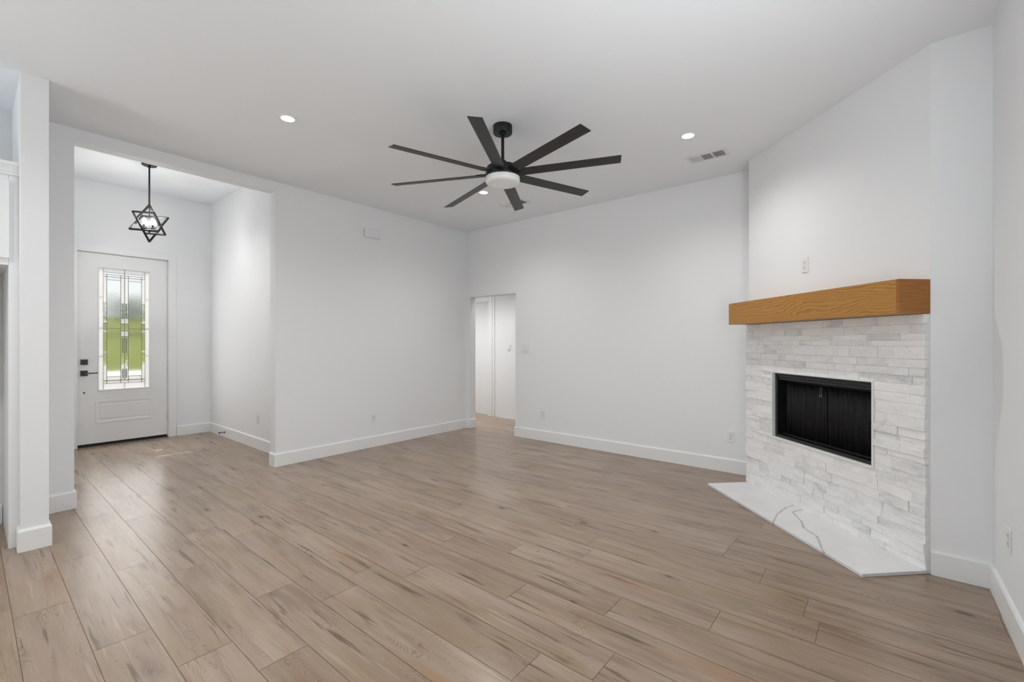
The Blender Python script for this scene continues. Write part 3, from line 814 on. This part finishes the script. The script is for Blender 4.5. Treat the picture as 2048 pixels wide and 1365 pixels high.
blade = new_mesh_obj('blade', b1_, M_blade, fan); brk = new_mesh_obj('blade_bracket', b2_, M_blackp, blade)
for k in range(8):
    o = blade if k == 0 else blade.copy()
    if k:
        COL.objects.link(o); o.parent = fan
        c = brk.copy(); COL.objects.link(c); c.parent = o
    ang = R(210.155) + k * PI / 4
    o.matrix_local = Matrix.Translation((0, 0, zc(2.686))) @ tilt @ Matrix.Rotation(ang, 4, 'Z') @ Matrix.Rotation(-math.atan(drop[k] / RB), 4, 'Y')

# ------------------------------------------------------------------ entry pendant
PXc, PYc = 1.361, 6.566
pen = thing('pendant_light', 'black geometric cage pendant of interlocking square frames hanging in the entry', 'pendant light', (PXc, PYc, FCZ))
zp = lambda z: z - FCZ
bm = BM(); lathe(bm, [(0, 0), (0.072, 0), (0.072, -0.010), (0.066, -0.018), (0.012, -0.020), (0.012, -0.040), (0, -0.040)]); new_mesh_obj('canopy', bm, M_blackp, pen, True)
PC = 2.725
bm = BM(); tube(bm, (0, 0, -0.030), (0, 0, zp(2.945)), 0.0085, 16); new_mesh_obj('rod', bm, M_blackp, pen, True)
th = R(47); u = Vector((math.cos(th), math.sin(th), 0)); zz = Vector((0, 0, 1))
e1 = (-u - zz).normalized(); e2 = (u - zz).normalized(); e3 = Vector((math.sin(th), -math.cos(th), 0.0)); e3 = (e3 + Vector((0, 0, -0.05))).normalized()
cc = Vector((0, 0, zp(PC)))
for ea, eb, sa, sb, n_ in ((e1, e2, 0.300, 0.300, e3), (e3, e2, 0.222, 0.285, e1), (e3, e1, 0.285, 0.285, e2)):
    bm = BM(); w = 0.016
    cs = [cc + ea * sa / 2 * i + eb * sb / 2 * j for i, j in ((-1, -1), (1, -1), (1, 1), (-1, 1))]
    for i in range(4): bar(bm, cs[i], cs[(i + 1) % 4], 0.013, 0.020, up=n_, ext=0.0065)
    new_mesh_obj('cage_frame', bm, M_blackp, pen)
bm = BM(); tube(bm, (0, 0, zp(2.94)), (0, 0, zp(2.625)), 0.005, 12); lathe(bm, [(0, zp(2.640)), (0.074, zp(2.642)), (0.077, zp(2.648)), (0.074, zp(2.654)), (0, zp(2.654))], 40); lathe(bm, [(0, zp(2.612)), (0.008, zp(2.616)), (0.011, zp(2.626)), (0.006, zp(2.640)), (0, zp(2.640))], 16)
new_mesh_obj('lamp_plate', bm, M_blackp, pen, True)
sk = None
for k in range(4):
    a = R(20) + k * PI / 2; px, py = 0.055 * math.cos(a), 0.055 * math.sin(a)
    if sk is None:
        bm = BM(); lathe(bm, [(0, 0), (0.017, 0), (0.019, 0.012), (0.015, 0.016), (0.015, 0.048), (0, 0.048)], 20)
        sk = new_mesh_obj('socket', bm, M_blackp, pen, True)
        bm = BM(); lathe(bm, [(0, 0.046), (0.011, 0.048), (0.019, 0.066), (0.020, 0.080), (0.013, 0.104), (0.005, 0.122), (0, 0.126)], 20)
        bl = new_mesh_obj('bulb', bm, M_bulb, sk, True); sk.location = (px, py, zp(2.654))
    else:
        o = sk.copy(); COL.objects.link(o); o.parent = pen; o.location = (px, py, zp(2.654))
        c = bl.copy(); COL.objects.link(c); c.parent = o
# clear glass shade around the bulbs
bm = BM(); lathe(bm, [(0.078, zp(2.655)), (0.094, zp(2.70)), (0.090, zp(2.785)), (0.0885, zp(2.785)), (0.0925, zp(2.70)), (0.0765, zp(2.655))], 40); new_mesh_obj('glass_shade', bm, M_glass, pen, True)

# ------------------------------------------------------------------ recessed lights
def recessed(loc, label, grp):
    t = thing('recessed_light', label, 'ceiling light', loc, 0, grp)
    bm = BM(); lathe(bm, [(0.050, -0.0005), (0.064, -0.0005), (0.062, -0.004), (0.052, -0.006), (0.048, -0.004), (0.050, -0.0005)], 40); new_mesh_obj('trim_ring', bm, M_plastic, t, True)
    bm = BM(); lathe(bm, [(0, -0.0048), (0.048, -0.0046), (0.048, -0.0015), (0, -0.0015)], 40); new_mesh_obj('lens', bm, M_lens, t, True)
    return t
GL = 'recessed ceiling lights'
r0 = recessed((1.58, 3.533, CZ), 'round recessed ceiling light nearest the entry opening, left of the fan', GL)
dup(r0, (3.833, 1.240, CZ), None, 'round recessed ceiling light beside the louvred vent, right of the fan', GL)
dup(r0, (3.789, 3.530, CZ), None, 'round recessed ceiling light seen just below the fan blades', GL)
for i, (x, y) in enumerate(((1.58, 3.533), (3.833, 1.240), (3.789, 3.530), (1.60, 1.24), (-0.7, 3.53), (-0.7, 1.24))):
    lamp('downlight_%d' % i, 'SPOT', (x, y, CZ - 0.02), 57, (1.0, 0.985, 0.97), aim=(0, 0, -1), spot_size=R(152), spot_blend=1.0, shadow_soft_size=0.05)

# ------------------------------------------------------------------ ceiling vents, smoke detector
def ceiling_vent(cx, cy, label):
    t = thing('ceiling_vent', label, 'air vent', (cx, cy, CZ), 0, 'ceiling air vents')
    W, Ln = 0.185, 0.355      # along X, along Y
    ow, ol = 0.130, 0.300
    bm = BM()
    z0, z1 = -0.007, -0.0005
    box(bm, -W / 2, -ow / 2, -Ln / 2, Ln / 2, z0, z1, 0.002); box(bm, ow / 2, W / 2, -Ln / 2, Ln / 2, z0, z1, 0.002)
    box(bm, -ow / 2, ow / 2, -Ln / 2, -ol / 2, z0, z1, 0.002); box(bm, -ow / 2, ow / 2, ol / 2, Ln / 2, z0, z1, 0.002)
    for yb in (-0.050, 0.050): box(bm, -ow / 2, ow / 2, yb - 0.007, yb + 0.007, z0, z1)
    new_mesh_obj('frame', bm, M_ventw, t)
    bm = BM(); box(bm, -ow / 2, ow / 2, -ol / 2, ol / 2, -0.0015, -0.0005); new_mesh_obj('throat', bm, M_ventd, t)
    bm = BM(); box(bm, -ow / 2 + 0.003, ow / 2 - 0.003, -0.041, 0.041, -0.0045, -0.003); new_mesh_obj('damper_plate', bm, M_ventg, t)
    for sgn in (-1, 1):
        for k in range(7):
            y = sgn * (0.066 + k * 0.0132)
            bm = BM()
            box(bm, -ow / 2, ow / 2, -0.0042, 0.0042, -0.0006, 0.0006, M=Matrix.Translation((0, y, -0.0052)) @ Matrix.Rotation(-R(28) * sgn, 4, 'X'))
            new_mesh_obj('louver', bm, M_ventw, t)
    return t
v1 = ceiling_vent(4.367, 1.238, 'white ceiling register with two louvred ends between recessed light and fireplace')
dup(v1, (4.335, 3.505, CZ), None, 'white ceiling register mostly hidden behind a fan blade')
sd_ = thing('smoke_detector', 'round white smoke detector on the ceiling below the fan light', 'smoke detector', (4.28, 3.622, CZ))
bm = BM(); lathe(bm, [(0, 0), (0.052, 0), (0.052, -0.008), (0, -0.008)], 40); new_mesh_obj('base_ring', bm, M_plastic, sd_, True)
bm = BM(); lathe(bm, [(0, -0.008), (0.049, -0.008), (0.047, -0.018), (0.036, -0.026), (0.014, -0.028), (0, -0.028)], 40); new_mesh_obj('cover', bm, M_plastic2, sd_, True)

# ------------------------------------------------------------------ wall plates: local frame x along the wall, y out of the wall, z up
def wall_plate(name, label, cat, loc, rotz, kind, group=None, gangs=1):
    t = thing(name, label, cat, loc, rotz, group)
    w = 0.070 + 0.046 * (gangs - 1); h = 0.115
    bm = BM(); box(bm, -w / 2, w / 2, 0.0003, 0.006, -h / 2, h / 2, 0.0022, 2); new_mesh_obj('cover_plate', bm, M_plastic, t)
    for g in range(gangs):
        cx = (g - (gangs - 1) / 2) * 0.046
        if kind == 'outlet':
            for zc_ in (0.0195, -0.0195):
                bm = BM(); box(bm, cx - 0.0165, cx + 0.0165, 0.006, 0.0078, zc_ - 0.0145, zc_ + 0.0145, 0.0012)
                rc = new_mesh_obj('receptacle', bm, M_plastic2, t)
                bm = BM()
                for dx in (-0.0063, 0.0063): box(bm, cx + dx - 0.0011, cx + dx + 0.0011, 0.0076, 0.0082, zc_ - 0.001, zc_ + 0.0085)
                tube(bm, (cx, 0.0076, zc_ - 0.0075), (cx, 0.0082, zc_ - 0.0075), 0.0026, 10)
                new_mesh_obj('slots', bm, M_slot, rc)
        else:
            bm = BM(); box(bm, cx - 0.0165, cx + 0.0165, 0.006, 0.0075, -0.033, 0.033, 0.001); new_mesh_obj('rocker_surround', bm, M_plastic2, t)
            bm = BM(); box(bm, -0.015, 0.015, -0.0015, 0.0035, -0.031, 0.031, 0.0012, M=Matrix.Translation((cx, 0.0085, 0)) @ Matrix.Rotation(R(4), 4, 'X')); new_mesh_obj('rocker', bm, M_plastic, t)
    return t
RL, RBk, RR, RF = PI, PI / 2, 0.0, PI / 2     # facing -Y, -X, +Y, -X
GO = 'wall outlets'
wall_plate('wall_outlet', 'white wall outlet low on the left wall between entry and corner', 'outlet', (3.33, LY, 0.366), RL, 'outlet', GO)
wall_plate('wall_outlet', 'white wall outlet low on the back wall just right of the hall opening', 'outlet', (BX, 3.555, 0.362), RBk, 'outlet', GO)
wall_plate('wall_outlet', 'white wall outlet low on the back wall beside the stone fireplace', 'outlet', (BX, 1.184, 0.369), RBk, 'outlet', GO)
co_ = MCH @ Vector((0.969, 0, 1.953))
wall_plate('wall_outlet', 'white wall outlet high on the chimney wall above the mantel', 'outlet', tuple(co_), PI / 4, 'outlet', GO)
wall_plate('wall_outlet', 'white wall outlet low on the near right wall', 'outlet', (3.13, RY, 0.405), RR, 'outlet', GO)
wall_plate('wall_outlet', 'white wall outlet low on the right wall of the entry', 'outlet', (2.345, 6.066, 0.378), RF, 'outlet', GO)
wall_plate('light_switch', 'white double light switch on the back wall beside the hall opening', 'light switch', (BX, 3.848, 1.255), RBk, 'switch', None, 2)
wall_plate('light_switch', 'white light switch on the hall wall seen through the doorway', 'light switch', (HX, 5.03, 1.255), RBk, 'switch')

# door chime
dc = thing('door_chime', 'white rectangular door chime box high on the left wall', 'door chime', (3.297, LY, 2.728), RL)
bm = BM(); box(bm, -0.104, 0.104, 0.0005, 0.012, -0.050, 0.050, 0.002); new_mesh_obj('back_plate', bm, M_plastic2, dc)
bm = BM(); box(bm, -0.108, 0.108, 0.012, 0.045, -0.054, 0.054, 0.006, 2); new_mesh_obj('cover', bm, M_plastic, dc)
# door stop
ds = thing('door_stop', 'small black door stop screwed to the entry baseboard', 'door stop', (2.331, 7.16, 0.070), PI / 2)
bm = BM(); lathe(bm, [(0, 0), (0.013, 0), (0.013, 0.004), (0.005, 0.008), (0.005, 0.062), (0, 0.062)], 16); bmesh.ops.transform(bm, matrix=Matrix.Rotation(-PI / 2, 4, 'X'), verts=bm.verts[:]); new_mesh_obj('stem', bm, M_black, ds, True)
bm = BM(); lathe(bm, [(0, 0.060), (0.010, 0.060), (0.010, 0.076), (0.007, 0.079), (0, 0.079)], 16); bmesh.ops.transform(bm, matrix=Matrix.Rotation(-PI / 2, 4, 'X'), verts=bm.verts[:]); new_mesh_obj('rubber_tip', bm, M_rubber, ds, True)

# ------------------------------------------------------------------ tall refrigerator cabinet at the left edge
CYF = 4.365                     # face of the panels
cbx0, cbx1 = -0.80, 0.2257
cab = thing('refrigerator_cabinet', 'tall white cabinet surround with upper doors and crown at left edge beside the partition', 'cabinet', ((cbx0 + cbx1) / 2, CYF, 0))
ox = (cbx0 + cbx1) / 2
xa, xb = cbx0 - ox, cbx1 - ox
for x0, x1 in ((xb - 0.045, xb), (xa, xa + 0.045)):
    bm = BM(); box(bm, x0, x1, 0, LY - CYF - 0.002, 0.0005, 2.455, 0.001); new_mesh_obj('side_panel', bm, M_cab, cab)
bm = BM()
box(bm, xa + 0.046, xb - 0.046, 0.0, 0.018, 1.842, 2.455); box(bm, xa + 0.046, xb - 0.046, 0.018, LY - CYF - 0.002, 1.842, 1.860); box(bm, xa + 0.046, xb - 0.046, 0.018, LY - CYF - 0.002, 2.437, 2.455)
new_mesh_obj('upper_box', bm, M_cab, cab)
wd = (xb - 0.042 - xa - 0.042) / 2
for k in range(2):
    x0 = xa + 0.042 + k * wd + 0.0015; x1 = x0 + wd - 0.003
    bm = BM(); fr = 0.06
    for a in ((x0, x0 + fr, 1.885, 2.390), (x1 - fr, x1, 1.885, 2.390), (x0 + fr, x1 - fr, 1.885, 1.885 + fr), (x0 + fr, x1 - fr, 2.390 - fr, 2.390)):
        box(bm, a[0], a[1], -0.021, -0.0005, a[2], a[3], 0.001)
    box(bm, x0 + fr, x1 - fr, -0.012, -0.0005, 1.885 + fr, 2.390 - fr)
    dr = new_mesh_obj('cabinet_door', bm, M_cab, cab)
    hx = x1 - 0.035 if k == 0 else x0 + 0.035
    bm = BM(); tube(bm, (hx, -0.045, 1.93), (hx, -0.045, 2.07), 0.005, 12); tube(bm, (hx, -0.021, 1.945), (hx, -0.045, 1.945), 0.004, 10); tube(bm, (hx, -0.021, 2.055), (hx, -0.045, 2.055), 0.004, 10)
    new_mesh_obj('pull', bm, M_black, dr)
bm = BM()
prof = [(-0.004, 2.425), (-0.010, 2.428), (-0.010, 2.440), (-0.016, 2.446), (-0.020, 2.460), (-0.034, 2.482), (-0.040, 2.487), (-0.040, 2.507), (0.0, 2.507), (0.0, 2.425)]
va = [bm.verts.new((xa, y, z)) for y, z in prof]; vb = [bm.verts.new((xb, y, z)) for y, z in prof]
n = len(prof)
for i in range(n): bm.faces.new((va[i], va[(i + 1) % n], vb[(i + 1) % n], vb[i]))
bm.faces.new(va); bm.faces.new(vb[::-1])
new_mesh_obj('crown_molding', bm, M_cab, cab)

# ------------------------------------------------------------------ outside the front door
bm = BM(); box(bm, -4, 7, FY + 0.16, 11.2, -0.12, -0.02); o = struct('porch_slab', bm, M_conc)
bm = BM(); box(bm, -4, 7, FY + 0.16, 8.30, 3.10, 3.25); o = struct('eave', bm, M_brick)
bm = BM(); box(bm, -6, 14, 11.2, 27.0, -0.14, -0.04); o = struct('driveway', bm, M_conc)
bm = BM()   # lawn rising towards the trees
xs = [-60 + i * 4 for i in range(46)]; ys = [27 + j * 3 for j in range(24)]
grid = [[bm.verts.new((x, y, -0.05 + 0.085 * max(0, y - 30) + 0.12 * math.sin(x * 0.3) * math.cos(y * 0.2))) for x in xs] for y in ys]
for j in range(len(ys) - 1):
    for i in range(len(xs) - 1): bm.faces.new((grid[j][i], grid[j][i + 1], grid[j + 1][i + 1], grid[j + 1][i]))
o = struct('lawn', bm, M_grass)
rt = random.Random(3)
def tree(x, y, z, h, label):
    t = thing('tree', label, 'tree', (x, y, z), 0, 'trees beyond the lawn')
    bm = BM(); tube(bm, (0, 0, -0.3), (0, 0, h * 0.5), 0.22, 10, r2=0.12); new_mesh_obj('trunk', bm, M_bark, t, True)
    bm = BM()
    for k in range(14):
        c = Vector((rt.gauss(0, h * 0.16), rt.gauss(0, h * 0.16), h * rt.uniform(0.42, 0.9))); r = h * rt.uniform(0.12, 0.2)
        res = bmesh.ops.create_icosphere(bm, subdivisions=2, radius=r, matrix=Matrix.Translation(c))
        for v in res['verts']: v.co += Vector((rt.uniform(-1, 1), rt.uniform(-1, 1), rt.uniform(-1, 1))) * r * 0.16
    new_mesh_obj('crown', bm, M_leaf, t)
for i in range(5):
    tree(4.5 + i * 6.0, 56 + rt.uniform(-2, 3), 2.0, rt.uniform(3.6, 4.8), 'green tree beyond the lawn seen through the front door glass')
